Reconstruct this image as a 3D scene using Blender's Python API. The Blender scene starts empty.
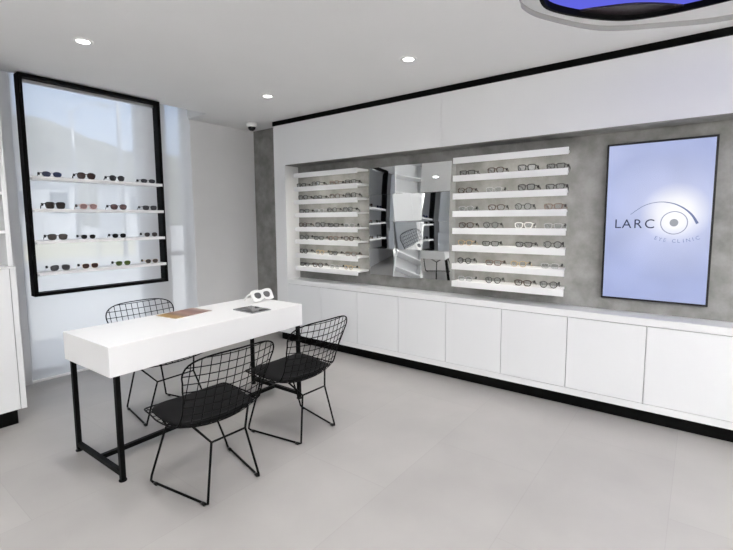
import bpy, bmesh, math, random
from mathutils import Vector, Matrix
random.seed(7)
C = bpy.context.scene.collection
PI = math.pi
sin, cos = math.sin, math.cos

# ------------------------------------------------------------------ materials
def mat(name, col, rough=.5, metal=0, spec=.5, coat=0):
    m = bpy.data.materials.new(name); m.use_nodes = True
    b = m.node_tree.nodes['Principled BSDF']
    b.inputs['Base Color'].default_value = (*col, 1)
    b.inputs['Roughness'].default_value = rough
    b.inputs['Metallic'].default_value = metal
    b.inputs['Specular IOR Level'].default_value = spec
    b.inputs['Coat Weight'].default_value = coat
    return m

def mottle(m, c0, c1, scale, detail=6, lo=.3, hi=.7, bump=0.0, rough=None):
    """fine procedural variation of a surface colour (object coordinates)"""
    t = m.node_tree; n = t.nodes; l = t.links; b = n['Principled BSDF']
    tc = n.new('ShaderNodeTexCoord')
    no = n.new('ShaderNodeTexNoise'); no.inputs['Scale'].default_value = scale; no.inputs['Detail'].default_value = detail
    no.inputs['Roughness'].default_value = .6
    l.new(tc.outputs['Object'], no.inputs['Vector'])
    r = n.new('ShaderNodeValToRGB')
    r.color_ramp.elements[0].position = lo; r.color_ramp.elements[0].color = (*c0, 1)
    r.color_ramp.elements[1].position = hi; r.color_ramp.elements[1].color = (*c1, 1)
    l.new(no.outputs['Fac'], r.inputs['Fac']); l.new(r.outputs['Color'], b.inputs['Base Color'])
    if bump:
        bp = n.new('ShaderNodeBump'); bp.inputs['Strength'].default_value = bump; bp.inputs['Distance'].default_value = .01
        l.new(no.outputs['Fac'], bp.inputs['Height']); l.new(bp.outputs['Normal'], b.inputs['Normal'])
    return m

def emis(name, col, strength):
    m = bpy.data.materials.new(name); m.use_nodes = True
    t = m.node_tree; t.nodes.clear()
    e = t.nodes.new('ShaderNodeEmission'); o = t.nodes.new('ShaderNodeOutputMaterial')
    e.inputs['Color'].default_value = (*col, 1); e.inputs['Strength'].default_value = strength
    t.links.new(e.outputs[0], o.inputs['Surface'])
    return m

M = {}
M['paint'] = mottle(mat('white wall paint', (.8,.8,.8), .6), (.70,.70,.705), (.73,.73,.735), 3)
M['ceil'] = mottle(mat('ceiling paint', (.8,.8,.8), .8), (.80,.80,.80), (.82,.82,.82), 2)
M['lacq'] = mat('white lacquer', (.80,.81,.82), .22, coat=.3)
M['lacq_matt'] = mat('white satin board', (.80,.805,.81), .4)
M['shelf'] = mat('white shelf board', (.88,.88,.88), .35)
M['top'] = mat('white table laminate', (.82,.82,.82), .35)
M['black'] = mat('black satin paint', (.0025,.0025,.0025), .6, spec=.06)
M['blackm'] = mat('black powder coated steel', (.003,.003,.003), .5, spec=.07)
M['pad'] = mat('black seat fabric', (.005,.005,.0055), .8, spec=.12)
M['plinth'] = mat('black plinth board', (.0025,.0025,.0025), .6, spec=.06)
M['conc'] = mottle(mat('grey concrete plaster', (.3,.3,.3), .75), (.19,.188,.18), (.30,.297,.287), 7, 14, .36, .66, .12)
M['mirror'] = mat('mirror glass', (.86,.88,.88), .02, 1)
M['edge'] = mat('mirror edge', (.75,.76,.76), .15, .6)
M['alu'] = mat('grey aluminium', (.45,.46,.47), .4, .6)
M['gold'] = mat('warm gold metal', (.55,.38,.18), .3, .9)
M['silver'] = mat('steel grey metal', (.45,.45,.46), .3, .9)
M['white_pl'] = mat('white plastic', (.85,.85,.84), .35)
M['dome'] = mat('dark smoked dome', (.01,.01,.012), .08)
M['lampon'] = emis('lit lamp lens', (1,.98,.95), 14)
M['bluelit'] = emis('blue backlit ceiling film', (.13,.14,.80), .8)
M['crescent'] = mat('dark brown painted reflection', (.022,.016,.018), .3, spec=.3)
M['groove'] = mat('shadow gap grey', (.33,.33,.33), .8)

def tiles():
    m = mat('large grey floor tiles', (.4,.4,.4), .38, spec=.4)
    t = m.node_tree; n = t.nodes; l = t.links; b = n['Principled BSDF']
    tc = n.new('ShaderNodeTexCoord')
    mp = n.new('ShaderNodeMapping'); mp.inputs['Location'].default_value = (.01,-.05,0)
    br = n.new('ShaderNodeTexBrick'); br.offset = .5
    br.inputs['Scale'].default_value = 1; br.inputs['Brick Width'].default_value = 1.2; br.inputs['Row Height'].default_value = .597
    br.inputs['Mortar Size'].default_value = .0022; br.inputs['Mortar Smooth'].default_value = .3
    br.inputs['Color1'].default_value = (.345,.332,.320,1); br.inputs['Color2'].default_value = (.365,.352,.339,1)
    br.inputs['Mortar'].default_value = (.322,.310,.299,1)
    no = n.new('ShaderNodeTexNoise'); no.inputs['Scale'].default_value = 2.2; no.inputs['Detail'].default_value = 8
    mr = n.new('ShaderNodeMapRange'); mr.inputs['From Min'].default_value = .3; mr.inputs['From Max'].default_value = .7
    mr.inputs['To Min'].default_value = .93; mr.inputs['To Max'].default_value = 1.05
    mx = n.new('ShaderNodeMix'); mx.data_type = 'RGBA'; mx.blend_type = 'MULTIPLY'; mx.inputs['Factor'].default_value = 1
    l.new(tc.outputs['Object'], mp.inputs['Vector']); l.new(mp.outputs['Vector'], br.inputs['Vector'])
    l.new(tc.outputs['Object'], no.inputs['Vector']); l.new(no.outputs['Fac'], mr.inputs['Value'])
    l.new(br.outputs['Color'], mx.inputs['A']); l.new(mr.outputs['Result'], mx.inputs['B'])
    l.new(mx.outputs['Result'], b.inputs['Base Color'])
    return m
M['floor'] = tiles()

def glassm(name, tint, refl, rough=0.02):
    m = bpy.data.materials.new(name); m.use_nodes = True
    t = m.node_tree; t.nodes.clear()
    tr = t.nodes.new('ShaderNodeBsdfTransparent'); tr.inputs['Color'].default_value = (*tint, 1)
    g = t.nodes.new('ShaderNodeBsdfGlossy'); g.inputs['Roughness'].default_value = rough
    mx = t.nodes.new('ShaderNodeMixShader'); mx.inputs['Fac'].default_value = refl
    o = t.nodes.new('ShaderNodeOutputMaterial')
    t.links.new(tr.outputs[0], mx.inputs[1]); t.links.new(g.outputs[0], mx.inputs[2]); t.links.new(mx.outputs[0], o.inputs['Surface'])
    return m
M['pane'] = glassm('window glass', (.97,.98,.98), .06)
M['clear'] = glassm('clear lens', (.89,.90,.91), .06)

def sheer():
    m = bpy.data.materials.new('sheer white blind fabric'); m.use_nodes = True
    t = m.node_tree; n = t.nodes; n.clear(); l = t.links
    tr = n.new('ShaderNodeBsdfTransparent'); df = n.new('ShaderNodeBsdfDiffuse'); tl = n.new('ShaderNodeBsdfTranslucent')
    df.inputs['Color'].default_value = (.90,.90,.90,1); tl.inputs['Color'].default_value = (.85,.85,.85,1)
    a = n.new('ShaderNodeMixShader'); a.inputs['Fac'].default_value = .5
    b = n.new('ShaderNodeMixShader'); b.inputs['Fac'].default_value = SHEER
    o = n.new('ShaderNodeOutputMaterial')
    l.new(df.outputs[0], a.inputs[1]); l.new(tl.outputs[0], a.inputs[2])
    l.new(tr.outputs[0], b.inputs[1]); l.new(a.outputs[0], b.inputs[2]); l.new(b.outputs[0], o.inputs['Surface'])
    return m
SHEER = .56
M['sheer'] = sheer()

# ------------------------------------------------------------------ mesh helpers
def box(bm, x0, x1, y0, y1, z0, z1):
    v = [bm.verts.new((x, y, z)) for x in (x0, x1) for y in (y0, y1) for z in (z0, z1)]
    for f in ((0,1,3,2), (4,6,7,5), (0,4,5,1), (2,3,7,6), (0,2,6,4), (1,5,7,3)):
        bm.faces.new([v[i] for i in f])

def tube(bm, pts, r, seg=6, closed=False):
    pts = [Vector(p) for p in pts]; n = len(pts)
    rings = []; up = None
    for i, p in enumerate(pts):
        if closed: d = pts[(i+1) % n] - pts[i-1]
        else: d = pts[min(i+1, n-1)] - pts[max(i-1, 0)]
        if d.length < 1e-9: d = Vector((0,0,1))
        d.normalize()
        if up is None:
            up = d.cross(Vector((0,0,1)))
            if up.length < .1: up = d.cross(Vector((0,1,0)))
        up = (up - d*up.dot(d)); up.normalize()
        s = d.cross(up)
        rr = r[i] if isinstance(r, (list, tuple)) else r
        rings.append([bm.verts.new(p + (up*cos(2*PI*k/seg) + s*sin(2*PI*k/seg))*rr) for k in range(seg)])
    m = n if closed else n-1
    for i in range(m):
        A, B = rings[i], rings[(i+1) % n]
        for k in range(seg):
            bm.faces.new((A[k], A[(k+1) % seg], B[(k+1) % seg], B[k]))
    if not closed:
        bm.faces.new(rings[0][::-1]); bm.faces.new(rings[-1])

def lathe(bm, prof, c, seg=24, axis=Vector((0,0,1))):
    """revolve (radius, height) profile about a vertical axis through c"""
    rings = []
    for r, h in prof:
        if r < 1e-6: rings.append([bm.verts.new((c[0], c[1], c[2]+h))])
        else: rings.append([bm.verts.new((c[0]+r*cos(2*PI*k/seg), c[1]+r*sin(2*PI*k/seg), c[2]+h)) for k in range(seg)])
    for A, B in zip(rings, rings[1:]):
        for k in range(seg):
            k2 = (k+1) % seg
            if len(A) == 1 and len(B) == 1: continue
            if len(A) == 1: bm.faces.new((A[0], B[k], B[k2]))
            elif len(B) == 1: bm.faces.new((A[k], A[k2], B[0]))
            else: bm.faces.new((A[k], A[k2], B[k2], B[k]))

def slab(bm, loop, z0, z1):
    """closed prism from a 2-D outline"""
    a = [bm.verts.new((x, y, z0)) for x, y in loop]; b = [bm.verts.new((x, y, z1)) for x, y in loop]
    n = len(loop)
    bm.faces.new(a[::-1]); bm.faces.new(b)
    for i in range(n): bm.faces.new((a[i], a[(i+1) % n], b[(i+1) % n], b[i]))

def obj(name, bm, m, parent=None, smooth=False, bevel=0, loc=None):
    bmesh.ops.recalc_face_normals(bm, faces=bm.faces)
    me = bpy.data.meshes.new(name); bm.to_mesh(me); bm.free()
    if isinstance(m, str): m = M[m]
    me.materials.append(m)
    if smooth:
        for p in me.polygons: p.use_smooth = True
    o = bpy.data.objects.new(name, me); C.objects.link(o)
    if parent: o.parent = parent
    if loc: o.location = loc
    if bevel:
        md = o.modifiers.new('bevel', 'BEVEL'); md.width = bevel; md.segments = 2; md.limit_method = 'ANGLE'
    return o

def bx(name, d, m, parent=None, bevel=0):
    bm = bmesh.new(); box(bm, *d); return obj(name, bm, m, parent, bevel=bevel)

def tag(o, label, cat, group=None):
    o['label'] = label; o['category'] = cat
    if group: o['group'] = group
    return o

def thing(name, label, cat, loc=(0,0,0), rz=0, group=None):
    o = bpy.data.objects.new(name, None); C.objects.link(o)
    o.location = loc; o.rotation_euler = (0,0,rz); o.empty_display_size = .05
    return tag(o, label, cat, group)

def struct(o): o['kind'] = 'structure'; return o

def copy_tree(o, parent=None):
    c = o.copy(); C.objects.link(c)
    if parent: c.parent = parent
    for ch in list(o.children): copy_tree(ch, c)
    return c

def spline(pts, n, closed=False):
    out = []; N = len(pts); segs = N if closed else N-1
    for i in range(segs):
        P = [Vector(pts[(i+k) % N] if closed else pts[min(max(i+k, 0), N-1)]) for k in (-1,0,1,2)]
        for j in range(n):
            t = j/n
            out.append(.5*((2*P[1]) + (P[2]-P[0])*t + (2*P[0]-5*P[1]+4*P[2]-P[3])*t*t + (-P[0]+3*P[1]-3*P[2]+P[3])*t**3))
    if not closed: out.append(Vector(pts[-1]))
    return out

# ------------------------------------------------------------------ the room
XB = 3.62          # back plane of the display wall (concrete)
XF = 3.42          # front plane of the white cabinets
YG, YC = 4.50, 4.125   # far grey wall, ceiling edge at the blind pocket
CH = 2.5           # ceiling height
XL, YN = -2.6, -4.2    # wall at the left, wall behind the photographer

struct(bx('floor', (XL-.1, XB+.2, YN-.1, 4.75, -.1, 0), 'floor'))
# display wall
struct(bx('wall_right', (XB, XB+.15, YN, YG, 0, CH+.3), 'conc'))
# far wall: solid grey-white part right of the glass, piers and head
b = bmesh.new(); box(b, 2.745, XB+.15, YG, YG+.20, 0, CH+.3)
struct(obj('wall_far', b, 'paint'))
struct(bx('wall_left', (XL-.1, XL, YN, 4.75, 0, 2.9), 'paint'))
struct(bx('wall_near', (XL-.1, XB+.15, YN-.1, YN, 0, 2.9), 'paint'))
b = bmesh.new(); box(b, XL, 1.19, 4.54, 4.74, 0, 2.9); struct(obj('wall_pier', b, 'paint'))
b = bmesh.new(); box(b, 2.25, 2.50, 4.56, 4.74, 0, 2.9); struct(obj('wall_column', b, 'paint'))

# ceiling with an eye-shaped opening, and the pocket over the blind
outer = [(2.337,.796), (2.461,.812), (2.652,.755), (3.0,.54), (3.175,.254), (3.30,-.077), (3.26,-.55),
         (2.9,-.86), (2.563,-.896), (2.439,-.912), (2.248,-.855), (1.9,-.64), (1.725,-.354), (1.60,-.023), (1.64,.45), (2.0,.76)]
outer = [p.to_2d() for p in spline([(x, y, 0) for x, y in outer], 6, True)]
inner0 = [(2.439,.722), (2.638,.676), (2.905,.474), (3.005,.292), (3.03,-.004), (2.98,-.42), (2.78,-.72), (2.461,-.822), (2.262,-.776),
          (1.995,-.574), (1.895,-.392), (1.87,-.1), (1.92,.32), (2.12,.62)]
inner0 = [(x*1.011, y*1.011) for x, y in inner0]
inner = [p.to_2d() for p in spline([(x, y, 0) for x, y in inner0], 6, True)]

def ring_fill(bm, outs, ins, z):
    es = []
    for loop in (outs, ins):
        vs = [bm.verts.new((p[0], p[1], z)) for p in loop]
        es += [bm.edges.new((vs[i], vs[(i+1) % len(vs)])) for i in range(len(vs))]
    bmesh.ops.triangle_fill(bm, use_beauty=True, edges=es)

def wall_loop(bm, loop, z0, z1):
    a = [bm.verts.new((p[0], p[1], z0)) for p in loop]; c = [bm.verts.new((p[0], p[1], z1)) for p in loop]
    for i in range(len(loop) if len(loop) > 2 else 1):
        j = (i+1) % len(loop); bm.faces.new((a[i], a[j], c[j], c[i]))

b = bmesh.new()
ring_fill(b, [(XL,YN), (XB,YN), (XB,YG), (2.72,YG), (2.72,YC), (XL,YC)], outer, CH)
ring_fill(b, outer, inner, CH+.03)
wall_loop(b, [(XL,YC), (2.72,YC)], CH, CH+.3)
wall_loop(b, [(2.72,YC), (2.72,YG)], CH, CH+.3)
v = [b.verts.new(p) for p in ((XL,YC,CH+.3), (2.745,YC,CH+.3), (2.745,4.74,CH+.3), (XL,4.74,CH+.3))]; b.faces.new(v)
v = [b.verts.new(p) for p in ((XL,YN,CH+.35), (XB+.15,YN,CH+.35), (XB+.15,4.74,CH+.35), (XL,4.74,CH+.35))]; b.faces.new(v)
ce = struct(obj('ceiling', b, 'ceil'))
b = bmesh.new(); wall_loop(b, outer, CH, CH+.03)
struct(obj('trim_1', b, 'groove'))

# eye-shaped lit ceiling feature
t = thing('ceiling_light', 'eye-shaped recessed ceiling light glowing blue inside a black rim', 'ceiling light', (2.45,-.05,CH+.03))
def rel(loop): return [(p[0]-2.45, p[1]+.05) for p in loop]
b = bmesh.new(); wall_loop(b, rel(inner), -.012, .022); wall_loop(b, [(x*.975, y*.975) for x, y in rel(inner)], -.012, .022)
L1, L2 = rel(inner), [(x*.975, y*.975) for x, y in rel(inner)]
ring_fill(b, L1, L2, -.012)
obj('rim', b, 'black', t)
b = bmesh.new(); slab(b, rel(inner), .022, .03); obj('light_panel', b, 'bluelit', t)
ARC = [(2.748, 0.686, 0), (2.762, 0.59, 0), (2.788, 0.506, 0), (2.849, 0.362, 0), (2.94, 0.242, 0), (3.063, 0.124, 0)]
arc = spline(ARC, 8)
cres = [(p[0]-2.45, p[1]+.05) for p in arc] + [(x, y) for x, y in rel([q for q in inner[::-1]]) if ARC[0][0]-2.45 < x and y > ARC[-1][1]+.05]
b = bmesh.new(); slab(b, cres, .012, .021); obj('reflection_crescent', b, 'crescent', t)  # dark crescent modelled as a panel in place of a reflection in the film

# black shadow-gap profile on top of the white upper panels, and the panels themselves
struct(bx('trim_2', (XF-.012, XB, YN, 3.905, 2.453, CH), 'black'))
struct(bx('trim_3', (XF, XB, YN, 1.795, 2.012, 2.453), 'lacq_matt'))
struct(bx('trim_4', (XF, XB, 1.797, 3.905, 2.012, 2.453), 'lacq_matt'))
struct(bx('trim_6', (XF+.004, XB, YN, 3.725, 2.006, 2.0118), 'conc'))
struct(bx('trim_5', (XF, XB, 3.725, 3.905, 0.10, 2.011), 'lacq_matt'))
struct(bx('baseboard_right', (3.475, XB, -1.826, 3.90, 0, .10), 'plinth'))

# base cabinets, one per door, and the continuous worktop
y0 = -1.226
names = ['two bays beyond the large screen', 'one bay beyond the large screen', 'under the outer half of the large screen',
         'under the half of the large screen nearer the shelves', 'below the screen end of the shelves beside the screen',
         'below the mirror end of the shelves beside the screen', 'under the half of the faceted mirror nearer the screen',
         'under the half of the faceted mirror nearer the corner', 'below the mirror end of the corner shelves', 'closest to the concrete corner']
for k in range(10):
    a = y0 + .493*k; e = a + .493 if k < 9 else 3.725
    t = thing('base_cabinet', 'white handleless base cabinet ' + names[k], 'cabinet', (XF, (a+e)/2, .10), group='white base cabinets along the display wall')
    w = (e-a)/2
    b = bmesh.new(); box(b, .02, XB-XF-.001, -w, w, 0, .5825); box(b, 0, .02, -w, w, 0, .047)
    obj('carcass', b, 'lacq_matt', t)
    bx('door', (0, .019, -w+.0022, w-.0022, .0495, .5795), 'lacq', t, bevel=.0012)
ct = bx('countertop', (XF-.003, XB, -1.826, 3.725, .6835, .733), 'lacq_matt', bevel=.002)
tag(ct, 'long white countertop running along the display wall below the screen and shelves', 'countertop')
t = thing('base_cabinet', 'white base cabinet bay at the outer end of the row, past the screen', 'cabinet', (XF, y0-.3, .10), group='white base cabinets along the display wall')
b = bmesh.new(); box(b, .02, XB-XF-.001, -.3, .299, 0, .5825); box(b, 0, .02, -.3, .299, 0, .047); obj('carcass', b, 'lacq_matt', t)
bx('door', (0, .019, -.298, .297, .0495, .5795), 'lacq', t, bevel=.0012)

# ------------------------------------------------------------------ display shelves
ordn = ['top', 'second', 'third', 'fourth', 'fifth', 'sixth', 'seventh', 'bottom']
ZR = [1.911, 1.764, 1.6155, 1.469, 1.326, 1.180, 1.024, .8755]
ZL = [1.910, 1.762, 1.6225, 1.480, 1.326, 1.188, 1.034, .891]
LED = []
def shelf_rack(tagname, ys, ye, zs, where, grp):
    for i, z in enumerate(zs):
        nm = ordn[i] if i in (0, 7) else ordn[i]
        lab = 'white wall shelf %s, %s' % (where, {0: 'topmost and empty', 7: 'lowest'}.get(i, ordn[i] + ' from the top'))
        t = thing('wall_shelf', lab, 'shelf', (3.43, (ys+ye)/2, z), group=grp)
        w = (ye-ys)/2
        bx('front_lip', (0, .012, -w, w, -.050, 0), 'shelf', t, bevel=.001)
        bx('shelf_board', (.012, XB-3.43, -w+(.036 if tagname == 'r' else 0), w, -.020, -.002), 'shelf', t)
        if i < 7: LED.append(((ys+ye)/2, z-.035, ye-ys))
shelf_rack('r', .785, 1.686, ZR, 'between screen and mirror', 'shelves between screen and mirror')
shelf_rack('l', 2.716, 3.60, ZL, 'between mirror and corner', 'shelves between mirror and corner')
# ------------------------------------------------------------------ eyewear
def lens_loop(w, h, p, cx, cz, slant=0.0, n=28):
    pts = []
    for k in range(n):
        a = 2*PI*k/n; c, s = cos(a), sin(a)
        x = math.copysign(abs(c)**(2/p), c)*w/2; z = math.copysign(abs(s)**(2/p), s)*h/2
        x *= 1 + .10*(z/(h/2)); z += slant*x
        pts.append((cx+x, 0, cz+z))
    return pts

def make_eyewear(kind, name, w, h, p, rim, fm, lm, slant=0, gap=.017, tagside=0, flat=False):
    """front faces -y; origin below the bridge; parts: front_frame, two lenses, two temples (> ear tip)"""
    t = thing(name, 'x', kind)
    cx = w/2 + gap/2; cz = h/2 + rim
    b = bmesh.new()
    for s in (-1, 1):
        lp = [(s*(x-cx)+s*cx, y, z) for x, y, z in lens_loop(w, h, p, cx, cz, slant)]
        tube(b, lp, rim, 6, True)
    zb = cz + h*.16
    tube(b, [(-gap*.62, 0, zb-.001), (-gap*.3, -.002, zb+.004), (gap*.3, -.002, zb+.004), (gap*.62, 0, zb-.001)], max(rim*.9, .0013))
    xo = w + gap/2
    for s in (-1, 1):
        tube(b, [(s*(xo-.004), 0, cz+h*.25), (s*(xo+.003), .002, cz+h*.27), (s*(xo+.005), .006, cz+h*.27)], max(rim*1.0, .0016))
    obj('front_frame', b, fm, t, True)
    for s in (-1, 1):
        lp = [(s*(x-cx)+s*cx, y, z) for x, y, z in lens_loop(w-.001, h-.001, p, cx, cz, slant)]
        b = bmesh.new()
        f = [b.verts.new((x, -.0015+.08*(0), z)) for x, y, z in lp]; g = [b.verts.new((x, .0005, z)) for x, y, z in lp]
        b.faces.new(f); b.faces.new(g[::-1])
        for i in range(len(f)): b.faces.new((f[i], f[i-1], g[i-1], g[i]))
        obj('lens', b, lm, t)
    rt = max(rim*.8, .0012)
    for s in (-1, 1):
        b = bmesh.new(); x = s*(xo+.005)
        tube(b, [(x, .006, cz+h*.27), (x, .05, cz+h*.26), (x, .075, cz+h*.2), (x*.985, .095, cz-h*.1), (x*.97, .108, rt)], [rt, rt, rt*1.2, rt*1.5, rt])
        tp = obj('temple', b, fm, t, True)
        if s == tagside:
            b = bmesh.new(); tube(b, [(x-.006, .060, cz+h*.16), (x+.006, .060, cz+h*.16)], .0115, 12)
            obj('security_tag', b, 'blackp', tp, True)
    return t
M['blackp'] = mat('black plastic', (.004,.004,.004), .3, spec=.3)
M['tort'] = mottle(mat('tortoiseshell acetate', (.06,.03,.02), .25), (.012,.006,.005), (.075,.035,.018), 90, 3)
M['pink'] = mat('pale pink acetate', (.62,.42,.40), .3)
M['olive'] = mat('olive acetate', (.16,.20,.05), .3)
M['clearac'] = mat('clear white acetate', (.75,.75,.72), .15)
M['brown'] = mat('brown acetate', (.10,.05,.03), .3)
M['bluef'] = mat('dark blue acetate', (.015,.02,.06), .3)
def lensm(n, c, rough=.12):
    return mat(n, tuple(v*.8 for v in c), rough, spec=.2)
M['l_blue'] = lensm('navy lens', (.020,.032,.085)); M['l_dark'] = lensm('dark lens', (.014,.014,.015))
M['l_brown'] = lensm('brown lens', (.055,.028,.024)); M['l_grey'] = lensm('grey lens', (.065,.065,.072))
M['l_rose'] = lensm('rose lens', (.38,.25,.24)); M['l_green'] = lensm('green lens', (.075,.115,.030))
M['l_mauve'] = lensm('mauve lens', (.16,.10,.10))
M['l_taupe'] = lensm('taupe lens', (.07,.06,.055))

SY = 4.055   # where the sunglasses stand
# display frame hanging before the blind
fr = thing('display_frame', 'large black rectangular frame with white shelves hung before the window blind', 'display frame', (1.645, 4.03, 0))
x0, x1, zb, zt, d, th = -.532, .532, .826, 2.492, .09, .026
b = bmesh.new()
box(b, x0, x1, 0, d, zt-th, zt); box(b, x0, x1, 0, d, zb, zb+th)
box(b, x0, x0+th, 0, d, zb+th, zt-th); box(b, x1-th, x1, 0, d, zb+th, zt-th)
obj('frame_surround', b, 'black', fr, bevel=.002)
b = bmesh.new(); box(b, x0+th, x1-th, .072, .088, zt-th-.022, zt-th); obj('top_rail', b, 'alu', fr)
SZ = [1.745, 1.500, 1.255, 1.010]
for z in SZ:
    s = bx('shelf', (x0+th, x1-th-.001+.012, .0-.004, .15, z-.024, z), 'shelf', fr)
    b = bmesh.new(); box(b, x0+th-.001, x0+th+.012, -.008, .0, z-.030, z-.012); obj('shelf_peg', b, 'alu', s)

S = [  # row by row: (colour words, w, h, p, rim, frame, lens, slant)
 [('navy oval', .056,.040,2.2,.0020,'bluef','l_blue',0), ('dark brown chunky', .056,.048,2.3,.0042,'tort','l_brown',0), ('grey round', .052,.046,2.1,.0026,'blackp','l_grey',0), ('slim grey oval', .054,.034,2.2,.0022,'blackp','l_grey',0)],
 [('black square', .056,.048,3.8,.0036,'blackp','l_taupe',0), ('pale pink', .056,.042,2.4,.0030,'pink','l_rose',0), ('rosy brown oval', .056,.044,2.3,.0024,'blackp','l_mauve',0), ('grey square', .054,.038,3.0,.0024,'blackp','l_grey',.0)],
 [('black aviator', .056,.044,2.9,.0028,'blackp','l_taupe',0), ('small black rimless', .046,.036,2.5,.0010,'silver','l_dark',0), ('small black oval', .046,.036,2.4,.0014,'blackp','l_dark',0), ('dark grey oval', .050,.040,2.4,.0014,'silver','l_taupe',0)],
 [('grey wraparound', .060,.046,2.8,.0016,'silver','l_grey',-.08), ('dark brown rimless', .052,.040,2.7,.0012,'gold','l_brown',0), ('green tinted', .052,.040,2.5,.0012,'olive','l_green',0), ('small brown aviator', .048,.037,2.4,.0012,'gold','l_taupe',0)]]
SX = [[1.292,1.535,1.775,2.045], [1.300,1.536,1.775,2.048], [1.300,1.520,1.765,2.045], [1.302,1.520,1.785,2.040]]
pl = ['nearest the white cabinet', 'second from the white cabinet', 'third from the white cabinet', 'nearest the concrete corner']
rw = ['top', 'second', 'third', 'bottom']
for r in range(4):
    for c in range(4):
        nm, w, h, p, rim, fm, lm, sl = S[r][c]
        t = make_eyewear('sunglasses', 'sunglasses', w, h, p, rim, fm, lm, sl, tagside=-1)
        t.location = (SX[r][c], SY + .004, SZ[r] + .0005)
        t.rotation_euler = (0, 0, random.uniform(-.05, .05))
        tag(t, '%s sunglasses on the %s window shelf, %s' % (nm, rw[r], pl[c]), 'sunglasses', 'sunglasses in the window frame')

# eyeglasses on the wall shelves
styles = {
 'black rectangular': make_eyewear('eyeglasses', 'eyeglasses', .055,.036,4.5,.0036,'blackp','clear', tagside=1),
 'black square': make_eyewear('eyeglasses', 'eyeglasses', .055,.045,3.6,.0040,'blackp','clear', tagside=1),
 'black round': make_eyewear('eyeglasses', 'eyeglasses', .050,.047,2.0,.0032,'blackp','clear', gap=.020, tagside=1),
 'tortoiseshell': make_eyewear('eyeglasses', 'eyeglasses', .055,.042,2.9,.0038,'tort','clear', tagside=1),
 'thin steel': make_eyewear('eyeglasses', 'eyeglasses', .055,.038,3.2,.0020,'silver','clear', tagside=1),
 'thin gold': make_eyewear('eyeglasses', 'eyeglasses', .052,.043,2.3,.0021,'gold','clear', tagside=1),
 'clear framed': make_eyewear('eyeglasses', 'eyeglasses', .055,.042,3.2,.0040,'clearac','clear', tagside=1),
 'brown': make_eyewear('eyeglasses', 'eyeglasses', .055,.038,3.8,.0036,'brown','clear', tagside=1),
}
used = set()
def place(style, y, z, rz, label, group):
    o = styles[style]
    if style in used: o = copy_tree(o)
    used.add(style)
    o.location = (3.472, y, z-.0015); o.rotation_euler = (0, 0, -PI/2 + rz)
    tag(o, label, 'eyeglasses', group)
R_ = ['black rectangular','tortoiseshell','black square','black rectangular', 'tortoiseshell','thin steel','black square','black rectangular',
      'thin steel','tortoiseshell','black round','brown', 'tortoiseshell','black round','clear framed','thin steel',
      'thin gold','black rectangular','black rectangular','black round', 'black round','brown','thin gold','thin steel',
      'thin steel','black round','tortoiseshell','black round']
RY = [[1.575,1.333,1.088,.878], [1.592,1.345,1.088,.878], [1.582,1.320,1.109,.886], [1.578,1.364,1.100,.883], [1.584,1.363,1.094,.882], [1.590,1.335,1.132,.896], [1.580,1.335,1.094,.901]]
L_ = ['black rectangular','black square','brown','black rectangular', 'black square','black rectangular','tortoiseshell','black square',
      'black rectangular','thin steel','black round','black square', 'tortoiseshell','black square','black rectangular','thin steel',
      'black round','black rectangular','brown','tortoiseshell', 'black square','thin gold','black rectangular','brown',
      'black rectangular','tortoiseshell','thin steel','thin gold']
LY = [3.50, 3.28, 3.06, 2.84]
pos = ['first', 'second', 'third', 'fourth']
for r in range(7):
    for c in range(4):
        place(R_[r*4+c], RY[r][c], ZR[r+1], random.uniform(-.12, .12),
              '%s eyeglasses between mirror and screen, %s shelf down, %s from the mirror' % (R_[r*4+c], ordn[r+1], pos[c]), 'eyeglasses between mirror and screen')
        place(L_[r*4+c], LY[c] + random.uniform(-.03, .03), ZL[r+1], random.uniform(-.15, .15),
              '%s eyeglasses between corner and mirror, %s shelf down, %s from the corner' % (L_[r*4+c], ordn[r+1], pos[c]), 'eyeglasses between corner and mirror')

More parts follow.
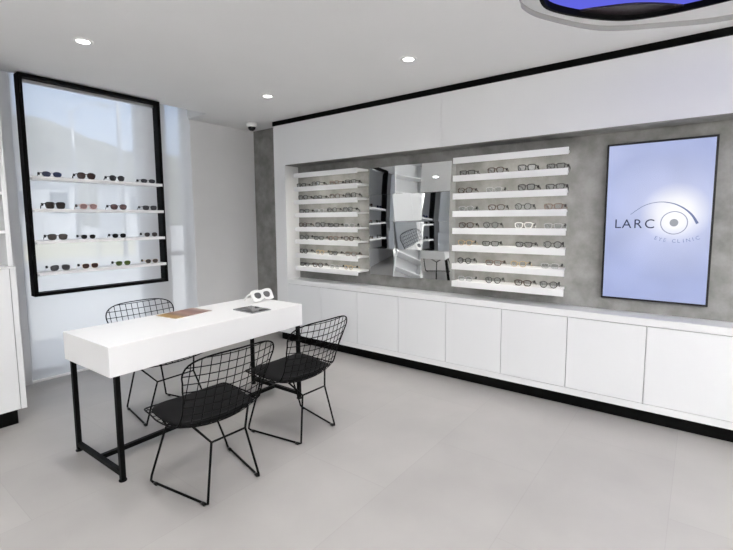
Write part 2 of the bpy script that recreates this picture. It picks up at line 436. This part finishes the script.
# ------------------------------------------------------------------ faceted mirror
mt = thing('faceted_mirror', 'faceted wall mirror of twelve tilted panels between the two shelf racks', 'mirror', (XB, 2.190, .856))
bx('backing_board', (-.02, -.001, -.44, .44, .003, 1.046), 'edge', mt)
cam = Vector((0, 0, 1.4))
targets = {(0,0): (1.30,4.03,2.30), (0,1): (1.27,4.03,1.75), (0,2): (1.27,4.03,1.05), (0,3): (1.2,4.2,.15),
           (1,0): (.5,3.75,2.1), (1,1): (.35,3.7,.75), (1,2): (1.62,3.45,.72), (1,3): (.5,3.75,1.45),
           (2,0): (1.195,3.074,2.5), (2,1): (1.10,4.03,1.95), (2,2): (1.10,4.03,1.05), (2,3): (1.9,2.9,.30)}
tw, thh = .885/3, 1.049/4
for c in range(3):
    for r in range(4):
        yc = 2.635 - tw*(c+.5); zc = 1.905 - thh*(r+.5)
        P = Vector((3.54, yc, zc)); n = ((cam-P).normalized() + (Vector(targets[c, r])-P).normalized()).normalized()
        ty, tz = n.y/-n.x, n.z/-n.x          # slopes: depth x = ty*dy + tz*dz  (front plane)
        ty = max(-.30, min(.30, ty)); tz = max(-.28, min(.28, tz))
        b = bmesh.new(); yl = yc-2.190; zl = zc-.856
        hw, hh = tw/2-.0008, thh/2-.0008
        lift = -.095
        F = [b.verts.new((lift + ty*a*hw*1 + tz*e*hh, yl+a*hw, zl+e*hh)) for a, e in ((-1,-1), (1,-1), (1,1), (-1,1))]
        B = [b.verts.new((-.02, yl+a*hw, zl+e*hh)) for a, e in ((-1,-1), (1,-1), (1,1), (-1,1))]
        b.faces.new(F); b.faces.new(B[::-1])
        for i in range(4): b.faces.new((F[i], F[i-1], B[i-1], B[i]))
        o = obj('mirror_tile', b, 'mirror', mt)
        o.data.materials.append(M['edge'])
        for p in o.data.polygons:
            if abs(p.normal.x) < .5: p.material_index = 1

# ------------------------------------------------------------------ wall screen
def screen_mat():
    m = bpy.data.materials.new('lit screen face'); m.use_nodes = True
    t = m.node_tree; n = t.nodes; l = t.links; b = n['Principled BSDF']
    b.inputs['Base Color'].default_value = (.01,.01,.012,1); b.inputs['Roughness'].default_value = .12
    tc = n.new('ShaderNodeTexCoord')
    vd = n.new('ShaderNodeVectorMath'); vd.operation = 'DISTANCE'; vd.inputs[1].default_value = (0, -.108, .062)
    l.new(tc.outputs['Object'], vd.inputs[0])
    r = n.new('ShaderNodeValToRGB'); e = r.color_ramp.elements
    e[0].position = 0; e[0].color = (1.2,1.2,1.25,1); e[1].position = 1; e[1].color = (.40,.47,.80,1)  # emission palest at one point near the eye ring, bluer outward
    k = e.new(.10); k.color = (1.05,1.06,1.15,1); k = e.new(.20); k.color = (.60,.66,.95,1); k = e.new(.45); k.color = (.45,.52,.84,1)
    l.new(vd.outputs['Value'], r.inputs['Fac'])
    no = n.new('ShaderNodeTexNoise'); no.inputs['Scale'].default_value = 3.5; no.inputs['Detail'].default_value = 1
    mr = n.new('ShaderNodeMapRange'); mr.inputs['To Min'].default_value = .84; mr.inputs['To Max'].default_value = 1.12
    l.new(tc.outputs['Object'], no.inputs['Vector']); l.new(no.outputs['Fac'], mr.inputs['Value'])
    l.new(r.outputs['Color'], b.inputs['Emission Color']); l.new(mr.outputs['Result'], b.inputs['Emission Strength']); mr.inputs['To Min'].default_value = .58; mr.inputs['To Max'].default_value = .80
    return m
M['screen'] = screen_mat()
tv = thing('wall_screen', 'tall portrait screen on concrete wall showing an eye clinic logo', 'screen', (3.57, .25, 1.3705))
b = bmesh.new(); box(b, .0, .049, -.31, .31, -.547, .547)
obj('housing', b, 'blackp', tv, bevel=.003)
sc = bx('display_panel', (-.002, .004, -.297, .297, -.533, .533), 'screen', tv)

def disp(pts2, r0):   # points (u right, v up) on the panel -> local coords
    return [(-.0035, -u, v) for u, v in pts2]
def ribbon(bm, pts, widths, x=-.0030):
    """flat strip on the screen along points (u,v)"""
    n = len(pts); A = []; Bv = []
    for i in range(n):
        p = Vector(pts[i]); d = Vector(pts[min(i+1, n-1)]) - Vector(pts[max(i-1, 0)]); d.normalize()
        q = Vector((-d.y, d.x))*widths[i]/2
        A.append(bm.verts.new((x, -(p.x+q.x), p.y+q.y))); Bv.append(bm.verts.new((x, -(p.x-q.x), p.y-q.y)))
    for i in range(n-1): bm.faces.new((A[i], A[i+1], Bv[i+1], Bv[i]))
def inkm(n, c): return emis(n, c, .8)
M['ink'] = inkm('dark blue logo ink on screen', (.055,.065,.12)); M['ink2'] = inkm('slate logo ink on screen', (.20,.24,.42))
M['ink3'] = inkm('pale slate ink on screen', (.30,.36,.62)); M['pup'] = inkm('grey pupil on screen', (.40,.42,.46)); M['ink4'] = inkm('mauve ring ink on screen', (.34,.36,.50))

def text_mesh(name, glyphs, m, parent):
    """glyphs: (char, u, v, angle, size) -> one mesh of flat letters on the screen"""
    bm = bmesh.new()
    for ch, u, v, ang, size in glyphs:
        cu = bpy.data.curves.new('glyph', 'FONT'); cu.body = ch; cu.size = size; cu.align_x = 'CENTER'; cu.resolution_u = 4
        o = bpy.data.objects.new('glyph', cu); C.objects.link(o)
        bpy.context.view_layer.update()
        dg = bpy.context.evaluated_depsgraph_get(); ev = o.evaluated_get(dg); me = ev.to_mesh()
        vs = []
        for q in me.vertices:
            x, y = q.co.x, q.co.y
            vs.append(bm.verts.new((-.0030, -(u + x*cos(ang) - y*sin(ang)), v + x*sin(ang) + y*cos(ang))))
        for p in me.polygons:
            try: bm.faces.new([vs[i] for i in p.vertices])
            except ValueError: pass
        ev.to_mesh_clear(); bpy.data.objects.remove(o); bpy.data.curves.remove(cu)
    return obj(name, bm, m, parent)
U = lambda y: .25 - y      # world y on the screen -> u
V = lambda z: z - 1.3705
text_mesh('logo_lettering', [('L', U(.473), V(1.331), 0, .088), ('A', U(.418), V(1.331), 0, .088), ('R', U(.352), V(1.331), 0, .088), ('C', U(.283), V(1.331), 0, .088)], 'ink', sc)
b = bmesh.new(); ribbon(b, [(U(.147)+.073*cos(a), V(1.367)+.074*sin(a)) for a in [2*PI*k/48 for k in range(49)]], [.0055]*49); obj('eye_ring', b, 'ink4', sc)
b = bmesh.new(); cv = [b.verts.new((-.0030, -(U(.147)+.024*cos(2*PI*k/28)), V(1.368)+.025*sin(2*PI*k/28))) for k in range(28)]; b.faces.new(cv); obj('pupil', b, 'pup', sc)
ap = spline([(U(.398), V(1.425), 0), (U(.32), V(1.484), 0), (U(.24), V(1.506), 0), (U(.165), V(1.497), 0), (U(.105), V(1.467), 0), (U(.055), V(1.42), 0), (U(.022), V(1.362), 0)], 8)
b = bmesh.new(); n_ = len(ap); ribbon(b, [(p.x, p.y) for p in ap], [.003 + .013*(i/(n_-1))**2.2 for i in range(n_)]); obj('lash_arc', b, 'ink2', sc)
gl = []
word = 'EYE CLINIC'
cx_, cz_, rr = U(.140), V(1.56), .325
for i, ch in enumerate(word):
    a = -PI/2 + (i-4.5)*.082 + .02
    gl.append((ch, cx_+rr*cos(a)+.005, cz_+rr*sin(a)+.0, a+PI/2, .034))
text_mesh('tagline_lettering', gl, 'ink3', sc)

# ------------------------------------------------------------------ table and what lies on it
tb = thing('desk', 'white slab-topped table on a thin black steel frame', 'table', (1.666, 2.714, 0), .024)
bx('table_top', (-.714, .714, -.287, .287, .585, .75), 'top', tb, bevel=.002)
for sx in (-1, 1):
    for sy in (-1, 1):
        x, y = sx*.676, sy*.2735
        b = bmesh.new(); box(b, x-.0125, x+.0125, y-.0125, y+.0125, .012, .585)
        lg = obj('leg', b, 'blackm', tb)
        b = bmesh.new(); lathe(b, [(0,0), (.021,0), (.021,.006), (.008,.008), (.008,.014), (0,.014)], (x, y, 0), 14); obj('levelling_foot', b, 'blackm', lg)
    bx('foot_bar', (sx*.676-.0125, sx*.676+.0125, -.261, .261, .030, .055), 'blackm', tb)
bx('stretcher', (-.6635, .6635, -.0125, .0125, .030, .055), 'blackm', tb)

def photo_mat():
    m = mat('printed magazine photo', (0.370,0.222,0.148), .3)
    t = m.node_tree; n = t.nodes; l = t.links; b = n['Principled BSDF']
    tc = n.new('ShaderNodeTexCoord'); sp = n.new('ShaderNodeSeparateXYZ'); l.new(tc.outputs['Object'], sp.inputs[0])
    no = n.new('ShaderNodeTexNoise'); no.inputs['Scale'].default_value = 14; no.inputs['Detail'].default_value = 3
    l.new(tc.outputs['Object'], no.inputs['Vector'])
    ma = n.new('ShaderNodeMath'); ma.operation = 'MULTIPLY_ADD'; ma.inputs[1].default_value = .16
    l.new(no.outputs['Fac'], ma.inputs[0])
    mr = n.new('ShaderNodeMapRange'); mr.inputs['From Min'].default_value = -.15; mr.inputs['From Max'].default_value = .15
    l.new(sp.outputs['X'], mr.inputs['Value'])
    sb = n.new('ShaderNodeMath'); sb.operation = 'SUBTRACT'; l.new(mr.outputs['Result'], sb.inputs[0]); sb.inputs[1].default_value = .08
    l.new(sb.outputs[0], ma.inputs[2])
    r = n.new('ShaderNodeValToRGB'); e = r.color_ramp.elements
    e[0].position = 0; e[0].color = (0.370,0.229,0.067,1); e[1].position = 1; e[1].color = (0.407,0.311,0.266,1)
    for p, c in ((.18,(0.311,0.178,0.037)), (.30,(0.148,0.067,0.037)), (.45,(0.296,0.163,0.111)), (.6,(0.222,0.096,0.067)), (.78,(0.148,0.067,0.048)), (.9,(0.311,0.200,0.155))):
        k = e.new(p); k.color = (*c, 1)
    l.new(ma.outputs[0], r.inputs['Fac']); l.new(r.outputs['Color'], b.inputs['Base Color'])
    return m
M['photo'] = photo_mat()
mg = thing('magazine', 'magazine with a warm brown cover photo lying on the white table', 'magazine', (1.648, 2.855, .7505), .13)
bx('pages', (-.148, .148, -.103, .103, 0, .006), 'white_pl', mg)
bx('cover', (-.150, .150, -.105, .105, .006, .0075), 'photo', mg)
tr = thing('tablet', 'dark grey glossy tablet lying flat near the table corner', 'tablet', (2.008, 2.572, .7505), -.02)
bx('casing', (-.083, .083, -.115, .115, 0, .007), 'alu', tr, bevel=.002)
bx('glass_face', (-.080, .080, -.112, .112, .007, .0082), mat('dark tablet glass', (.035,.036,.04), .06), tr)

# white thick-framed display sunglasses, leaning back
wg = thing('white_sunglasses', 'white thick-framed sunglasses with dark lenses standing on the table', 'sunglasses', (2.300, 2.785, .7505), .04)
tilt = .50
def lean(p): return (p[0], p[1]*cos(tilt) + p[2]*sin(tilt), -p[1]*sin(tilt) + p[2]*cos(tilt))
b = bmesh.new()
def wloop(cx): return lens_loop(.070, .054, 2.3, cx, .050, 0, 28)
half = []
outl = [(-.095,.004), (-.030,.004), (0,.022), (.030,.004), (.095,.004), (.105,.030), (.103,.085), (.060,.098), (0,.092), (-.060,.098), (-.103,.085), (-.105,.030)]
outl = [(p.x, p.y) for p in spline([(x, z, 0) for x, z in outl], 4, True)]
for yy, flip in ((-.006, 0), (.006, 1)):
    es = []
    for loop in (outl, [(x, z) for x, _, z in wloop(-.047)], [(x, z) for x, _, z in wloop(.047)]):
        vs = [b.verts.new(lean((x, yy, z+.004))) for x, z in loop]
        es += [b.edges.new((vs[i], vs[(i+1) % len(vs)])) for i in range(len(vs))]
    bmesh.ops.triangle_fill(b, use_beauty=True, edges=es)
for loop in (outl, [(x, z) for x, _, z in wloop(-.047)], [(x, z) for x, _, z in wloop(.047)]):
    a = [b.verts.new(lean((x, -.006, z+.004))) for x, z in loop]; c = [b.verts.new(lean((x, .006, z+.004))) for x, z in loop]
    for i in range(len(a)): b.faces.new((a[i], a[i-1], c[i-1], c[i]))
bmesh.ops.remove_doubles(b, verts=b.verts, dist=1e-5)
obj('front_frame', b, 'white_pl', wg)
for s in (-1, 1):
    b = bmesh.new(); lp = wloop(s*.047)
    f = [b.verts.new(lean((x, -.001, z+.004))) for x, _, z in lp]; g = [b.verts.new(lean((x, .002, z+.004))) for x, _, z in lp]
    b.faces.new(f); b.faces.new(g[::-1])
    for i in range(len(f)): b.faces.new((f[i], f[i-1], g[i-1], g[i]))
    obj('lens', b, lensm('smoke lens', (.15,.15,.155)), wg)
    b = bmesh.new(); tube(b, [lean((s*.100, .006, .080)), (s*.100, .085, .050), (s*.098, .125, .006)], [.006, .006, .0055], 8); obj('temple', b, 'white_pl', wg, True)

# ------------------------------------------------------------------ wire chairs
prof = spline([(0,.238,.404), (0,.15,.402), (0,.05,.392), (0,-.04,.376), (0,-.110,.369), (0,-.165,.392), (0,-.197,.448), (0,-.222,.525), (0,-.252,.610), (0,-.280,.695), (0,-.308,.786)], 10)
cum = [0]
for a, c in zip(prof, prof[1:]): cum.append(cum[-1] + (c-a).length)
PL = cum[-1]
def prof_at(t):
    s = max(0, min(1, t))*PL
    for i in range(len(cum)-1):
        if cum[i+1] >= s:
            f = (s-cum[i])/max(1e-9, cum[i+1]-cum[i]); p = prof[i].lerp(prof[i+1], f); d = (prof[i+1]-prof[i]).normalized()
            return p, Vector((0, d.z, -d.y))*-1
    return prof[-1], Vector((0,1,0))
knots = [(0,.238), (.10,.246), (.25,.254), (.38,.250), (.50,.236), (.62,.229), (.70,.235), (.80,.249), (.88,.260), (1,.268)]
def lerpk(t):
    for (a, va), (c, vc) in zip(knots, knots[1:]):
        if t <= c: f = (t-a)/(c-a); f = f*f*(3-2*f); return va + (vc-va)*f
    return knots[-1][1]
T0, T1 = .055, .86
def half_w(t):
    h = lerpk(t)
    if t < T0: h *= max(0, 1-((T0-t)/T0)**3)**(1/3)
    if t > T1: h *= max(0, 1-((t-T1)/(1-T1))**2.6)**(1/2.9)
    return h
def surf(a, t, off=0):
    p, n = prof_at(t)
    if n.z + n.y < 0: n = -n
    k = .28 + .55*max(0, min(1, (t-.22)/.22)) - .22*max(0, min(1, (t-.60)/.3))
    return Vector((a-.011, p.y, p.z)) + n*(k*a*a + off)
def ts():
    o = []
    for i in range(9): o.append(T0*(1-cos(PI/2*i/8)))
    o += [T0 + (T1-T0)*i/26 for i in range(1, 26)]
    for i in range(11): o.append(T1 + (1-T1)*sin(PI/2*i/10))
    return o
TS = ts()

def make_chair():
    t = thing('wire_chair', 'x', 'chair')
    right = [surf(half_w(q), q) for q in TS]; left = [surf(-half_w(q), q) for q in TS]
    loop = right + left[::-1][1:-1]
    b = bmesh.new(); tube(b, loop, .0042, 6, True); obj('rim', b, 'blackm', t, True)
    b = bmesh.new(); pitch = .0455
    k = 0
    for i in range(-6, 7):                                       # wires running front to back
        a = i*pitch; tt = [q/80 for q in range(81) if half_w(q/80) > abs(a)+.002]
        runs = []
        for q in tt:
            if runs and q - runs[-1][-1] < .014: runs[-1].append(q)
            else: runs.append([q])
        for rn in runs:
            if len(rn) > 2: tube(b, [surf(a, q, .002) for q in rn], .0026, 4)
    nrow = int(PL/pitch)
    for j in range(1, nrow+1):                                   # wires running side to side
        q = j*pitch/PL
        if q > .985: continue
        h = half_w(q)
        tube(b, [surf(h*(u/8-1), q, -.002) for u in range(17)], .0026, 4)
    obj('wire_mesh', b, 'blackm', t)
    # seat pad following the seat, rounded outline
    b = bmesh.new(); q0, q1, nu, nv = .020, .545, 16, 24
    def ph(q):
        f = (q-q0)/(q1-q0)*2-1
        return (half_w(q)-.010-.026*max(0, min(1, (q-.06)/.3)))*max(0, 1-abs(f)**5)**(1/3.2) + .006
    up_, dn_ = [], []
    for j in range(nv+1):
        f = -cos(PI*j/nv); q = q0 + (q1-q0)*(f+1)/2; h = ph(q)
        ru, rd = [], []
        for i in range(nu+1):
            u = -cos(PI*i/nu); th_ = .026*(max(0, 1-abs(u)**6)*max(0, 1-abs(f)**8))**.5
            ru.append(b.verts.new(surf(h*u, q, .005+th_))); rd.append(b.verts.new(surf(h*u, q, .0045)))
        up_.append(ru); dn_.append(rd)
    for j in range(nv):
        for i in range(nu):
            b.faces.new((up_[j][i], up_[j][i+1], up_[j+1][i+1], up_[j+1][i])); b.faces.new((dn_[j][i], dn_[j+1][i], dn_[j+1][i+1], dn_[j][i+1]))
        for i in (0, nu): b.faces.new((up_[j][i], up_[j+1][i], dn_[j+1][i], dn_[j][i]))
    for i in range(nu):
        for j in (0, nv): b.faces.new((up_[j][i], dn_[j][i], dn_[j][i+1], up_[j][i+1]))
    obj('seat_pad', b, 'pad', t, True)
    r = .0062
    KF, KR, TF, TR = Vector((.140,.205,.292)), Vector((.100,-.172,.300)), Vector((.222,.095,0)), Vector((.162,-.115,0))
    def seat_z(x, y):
        best = min((abs(surf(x, q/100).y-y), q/100) for q in range(60))[1]
        return surf(x, best).z - .004
    TF.z = seat_z(TF.x, TF.y); TR.z = seat_z(TR.x, TR.y)
    for s in (-1, 1):
        m = lambda v: (s*v[0], v[1], v[2])
        b = bmesh.new()
        fp = [TF, KF, KF.lerp(Vector((.233,.214,.03)), .95), Vector((.234,.212,.018)), Vector((.231,.200,.0125)), Vector((.156,-.196,.0125)), Vector((.153,-.207,.018)), Vector((.152,-.206,.03)), KR, TR]
        tube(b, [m(v) for v in fp], r, 8)
        lg = obj('sled_leg', b, 'blackm', t, True)
        for (x, y) in ((.2265,.176), (.160,-.176)):
            b = bmesh.new(); tube(b, [(s*x+.0014*s, y+.011, .0095), (s*x-.0014*s, y-.011, .0095)], .0095, 8); obj('glide', b, 'blackp', lg, True)
    b = bmesh.new(); tube(b, [(-KF.x, KF.y, KF.z), (KF.x, KF.y, KF.z)], r*.9, 8); obj('crossbar', b, 'blackm', t, True)
    b = bmesh.new(); tube(b, [(-KR.x, KR.y, KR.z), (KR.x, KR.y, KR.z)], r*.9, 8); obj('crossbar', b, 'blackm', t, True)
    return t
ch = make_chair()
for i, (x, y, rz, lab) in enumerate((
        (1.303, 2.055, -.03, 'black wire chair with seat pad, nearest the viewer, its back turned to us'),
        (1.993, 2.116, -.02, 'black wire chair with seat pad at the table end nearest the long counter'),
        (1.604, 3.152, PI+.04, 'black wire chair on the far side of the table, facing the room'))):
    o = ch if i == 0 else copy_tree(ch)
    o.location = (x, y, 0); o.rotation_euler = (0, 0, rz)
    tag(o, lab, 'chair', 'black wire chairs around the table')

# ------------------------------------------------------------------ white cabinet and shelving at the left
t = thing('storage_cabinet', 'tall white storage cabinet on a black plinth at the left of the window', 'cabinet', (.3, 3.70, 0))
b = bmesh.new(); box(b, -.9, .625, .02, .42, .104, 1.088); box(b, .592, .625, 0, .02, .104, 1.088); obj('carcass', b, 'lacq', t, bevel=.002)
for a, e in ((-.9, -.158), (-.154, .588)): bx('door', (a, e, 0, .019, .106, 1.086), 'lacq', t, bevel=.0015)
bx('plinth', (-.88, .575, .025, .40, 0, .104), 'plinth', t)
bx('worktop', (-.905, .628, -.003, .425, 1.088, 1.098), 'lacq', t)
t = thing('shelving_unit', 'open white shelving standing on the tall storage cabinet', 'shelving', (.3, 3.75, 1.0985))
bx('side_panel', (.597, .625, 0, .34, 0, 1.38), 'lacq', t, bevel=.002)
bx('side_panel', (-.9, -.872, 0, .34, 0, 1.38), 'lacq', t, bevel=.002)
bx('back_panel', (-.872, .597, .325, .34, 0, 1.38), 'lacq', t)
for z in (.245, .505, .775, 1.06, 1.355): bx('shelf', (-.872, .597, .004, .325, z-.02, z), 'lacq', t)

# ------------------------------------------------------------------ ceiling lamps and camera
def downlight(x, y, label):
    t = thing('downlight', label, 'ceiling light', (x, y, CH), group='recessed ceiling downlights')
    b = bmesh.new(); lathe(b, [(.036,-.004), (.044,-.008), (.056,-.006), (.058,0)], (0,0,0), 28); obj('trim_ring', b, 'white_pl', t, True)
    b = bmesh.new(); lathe(b, [(0,-.005), (.036,-.004)], (0,0,0), 28); obj('lamp_lens', b, 'lampon', t)
    return t
for x, y, lab in ((1.195,3.074,'round recessed ceiling downlight above the black display frame'), (2.687,3.131,'round recessed ceiling downlight nearest the security camera'),
                  (2.691,1.668,'round recessed ceiling downlight in front of the faceted mirror')):
    downlight(x, y, lab)
def spot(x, y, p, ang=100):
    d = bpy.data.lights.new('downlight_beam', 'SPOT'); d.energy = p; d.spot_size = math.radians(ang); d.spot_blend = .9; d.shadow_soft_size = .05; d.color = (1,.98,.96)
    o = bpy.data.objects.new('downlight_beam', d); C.objects.link(o); o.location = (x, y, CH-.02)
SPOT = 42
for x, y in ((1.195,3.074), (2.687,3.131), (2.691,1.668), (1.195,1.65),):
    spot(x, y, SPOT)
def area(name, loc, rot, sx, sy, p, col=(1,1,1)):
    d = bpy.data.lights.new(name, 'AREA'); d.shape = 'RECTANGLE'; d.size = sx; d.size_y = sy; d.energy = p; d.color = col
    o = bpy.data.objects.new(name, d); C.objects.link(o); o.location = loc; o.rotation_euler = rot
    return o
# added fill lights without fixtures behind the camera, facing down and up
for x, y in ((-1.4,-1.6), (.3,-1.6), (-1.4,-3.0), (.3,-3.0), (2.5,-2.4)):
    area('added_fill_down', (x, y, 2.25), (0,0,0), 1.2, .25, 25 if x < 2 else 2, (1,.99,.98))
    area('added_fill_up', (x, y, 2.27), (PI,0,0), 1.2, .25, 76, (1,.99,.98))
area('added_fill_up_left', (-1.5, 1.7, 1.75), (PI,0,0), .5, .5, 52, (1,.99,.98))  # unseen fill added left of the camera to brighten the ceiling
for y, z, w in LED:
    area('shelf_light', (3.455, y, z+.006), (0, math.radians(-25), 0), .01, w*.96, .58, (1,.97,.88))

t = thing('security_camera', 'small white dome security camera on the ceiling by the corner', 'camera', (3.30, 4.13, CH+.001))
b = bmesh.new(); lathe(b, [(0,0), (.060,0), (.060,-.030), (.052,-.046), (0,-.046)], (0,0,0), 24); obj('housing', b, 'white_pl', t, True)
b = bmesh.new(); lathe(b, [(.044,-.046), (.041,-.062), (.030,-.078), (.015,-.086), (0,-.088)], (0,0,0), 24); obj('dome', b, 'dome', t, True)

# ------------------------------------------------------------------ windows, blind and the view outside
def window(n, x0, x1, bars):
    b = bmesh.new()
    for a, e in ((x0, x0+.03), (x1-.03, x1)): box(b, a, e, 4.60, 4.66, .05, 2.8)
    for z in bars: box(b, x0+.03, x1-.03, 4.60, 4.66, z, z+.05)
    w = struct(obj('window_%d' % n, b, 'alu'))
    g = bx('glass_pane', (x0+.03, x1-.03, 4.627, 4.633, .10, 2.75), 'pane', w)
    return w
window(1, 1.19, 2.25, (.05, 2.75)); window(2, 2.50, 2.745, (.05, 1.02, 2.75))
struct(bx('baseboard_far', (1.19, 2.745, 4.555, 4.60, 0, .045), 'paint'))
rb = thing('roller_blind', 'sheer white roller blind drawn down over the street window', 'blind', (1.95, 4.47, 0))
bx('fabric', (-.78, .790, 0, .0012, .05, 2.74), 'sheer', rb)
bx('bottom_bar', (-.78, .790, -.008, .008, .028, .05), 'white_pl', rb)
b = bmesh.new(); tube(b, [(-.78, 0, 2.765), (.790, 0, 2.765)], .024, 12); obj('roller_tube', b, 'white_pl', rb, True)

M['asph'] = mottle(mat('pale street', (.5,.5,.5), .9), (.55,.55,.55), (.62,.62,.61), .8)
M['hill'] = mottle(mat('wooded hillside', (.1,.1,.1), .95), (.11,.12,.10), (.25,.25,.21), .12, 9)
M['house'] = mat('white render', (.8,.8,.8), .8); M['roof'] = mat('grey roof', (.35,.33,.32), .8); M['yel'] = mat('yellow painted wall', (.82,.76,.52), .8)
M['hglass'] = mat('dark house window', (.10,.13,.16), .15)
struct(bx('street', (-60, 160, 4.76, 260, -.4, -.12), 'asph'))
b = bmesh.new(); ridge = []
NX, NY = 60, 14
def ridge_el(s):      # elevation/ distance of ridge line against direction s = x/y
    pts = [(-1,.22), (.0,.215), (.284,.205), (.34,.198), (.39,.179), (.49,.157), (.60,.160), (.8,.15), (1.5,.12)]
    for (a, va), (c, vc) in zip(pts, pts[1:]):
        if s <= c: return va + (vc-va)*(s-a)/(c-a)
    return .12
grid = []
for j in range(NY+1):
    row = []
    for i in range(NX+1):
        s = -.5 + 1.9*i/NX; y = 130 + 8*j; f = min(1, j/9)**.8
        top = ridge_el(s)*202 + random.uniform(-.8, .8)
        z = -.4 + top*f*(1 if j <= 9 else 1-.12*(j-9)); row.append(b.verts.new((s*y, y, z)))
    grid.append(row)
for j in range(NY):
    for i in range(NX): b.faces.new((grid[j][i], grid[j][i+1], grid[j+1][i+1], grid[j+1][i]))
struct(obj('hills', b, 'hill', smooth=True))
def house(x, y, w, dpt, h, lab, m='house'):
    t = thing('house', lab, 'building', (x, y, -.12))
    bx('wall', (-w/2, w/2, 0, dpt, 0, h), m, t)
    b = bmesh.new(); e = .6
    P = [(-w/2-e, -e, h), (w/2+e, -e, h), (w/2+e, dpt+e, h), (-w/2-e, dpt+e, h), (-w/2-e, dpt/2, h+w*.13), (w/2+e, dpt/2, h+w*.13)]
    v = [b.verts.new(p) for p in P]
    for f in ((0,1,5,4), (2,3,4,5), (0,4,3), (1,2,5), (0,3,2,1)): b.faces.new([v[i] for i in f])
    obj('roof', b, 'roof', t)
    for k in range(int(w//2.4)): bx('window', (-w/2+.8+k*2.4, -w/2+2.0+k*2.4, -.03, .05, h*.45, h*.78), 'hglass', t)
    return t
house(9.3, 36, 7.4, 7, 4.6, 'white house with low grey roof across the street, behind the navy sunglasses')
house(21.6, 44, 4.2, 5, 5.0, 'small white house across the street, behind the slim grey sunglasses')
house(15.5, 52, 6, 6, 3.2, 'pale house farther back across the street')
yw = bx('boundary_wall', (3, 9.8, 21.0, 21.2, -.12, .55), 'yel'); tag(yw, 'yellow painted street wall seen through the blind', 'wall')
def lamp(x, y, h, lab):
    t = thing('street_lamp', lab, 'street lamp', (x, y, -.12), group='street lamps outside')
    b = bmesh.new(); tube(b, [(0,0,0), (0,0,h*.6), (0,0,h)], [.10,.08,.06], 10); obj('pole', b, 'alu', t, True)
    b = bmesh.new(); tube(b, [(0,0,h-.05), (.5,-.1,h+.35), (1.1,-.2,h+.45)], .035, 8); obj('arm', b, 'alu', t, True)
    bx('lamp_head', (1.05, 1.55, -.32, -.12, h+.38, h+.50), 'alu', t)
lamp(.358*22, 22, 6.3, 'slender street lamp seen through the blind, nearer the white cabinet'); lamp(.447*20, 20, 7.5, 'street lamp seen through the blind, nearer the window column')

# ------------------------------------------------------------------ daylight
w = bpy.data.worlds.new('sky'); bpy.context.scene.world = w; w.use_nodes = True
nt = w.node_tree; bg = nt.nodes['Background']
tc = nt.nodes.new('ShaderNodeTexCoord'); sp = nt.nodes.new('ShaderNodeSeparateXYZ'); rp = nt.nodes.new('ShaderNodeValToRGB')
rp.color_ramp.elements[0].position = .0; rp.color_ramp.elements[0].color = (.80,.88,1,1)
rp.color_ramp.elements[1].position = .6; rp.color_ramp.elements[1].color = (.88,.92,1,1)
k = rp.color_ramp.elements.new(.22); k.color = (.44,.63,.96,1)
nt.links.new(tc.outputs['Generated'], sp.inputs[0]); nt.links.new(sp.outputs['Z'], rp.inputs['Fac']); nt.links.new(rp.outputs['Color'], bg.inputs['Color'])
bg.inputs['Strength'].default_value = 1.6
d = bpy.data.lights.new('sun', 'SUN'); d.energy = 3.8; d.angle = .01; d.color = (1,.96,.9)
o = bpy.data.objects.new('sun', d); C.objects.link(o); o.rotation_euler = Vector((-.35,.5,-.75)).to_track_quat('-Z', 'Y').to_euler()

# ------------------------------------------------------------------ camera
yaw, pit, rol, F, CX, CY = .9195, .0979, -.0063, 439.92, 365.5, 263.0
f = Vector((sin(yaw)*cos(pit), cos(yaw)*cos(pit), -sin(pit))); rt = Vector((cos(yaw), -sin(yaw), 0)); u = rt.cross(f)
r2 = rt*cos(rol) + u*sin(rol); u2 = u*cos(rol) - rt*sin(rol)
cd = bpy.data.cameras.new('camera'); co = bpy.data.objects.new('camera', cd); C.objects.link(co)
co.matrix_world = Matrix(((r2.x, u2.x, -f.x, 0), (r2.y, u2.y, -f.y, 0), (r2.z, u2.z, -f.z, 1.4), (0,0,0,1)))
cd.sensor_fit = 'HORIZONTAL'; cd.sensor_width = 36; cd.lens = F*36/733
cd.shift_x = (366.5-CX)/733; cd.shift_y = (CY-275)/733; cd.clip_end = 1000
S_ = bpy.context.scene; S_.camera = co
S_.view_settings.view_transform = 'Standard'; S_.view_settings.look = 'None'; S_.view_settings.gamma = 1
S_.view_settings.use_curve_mapping = False; S_.view_settings.exposure = 0.27
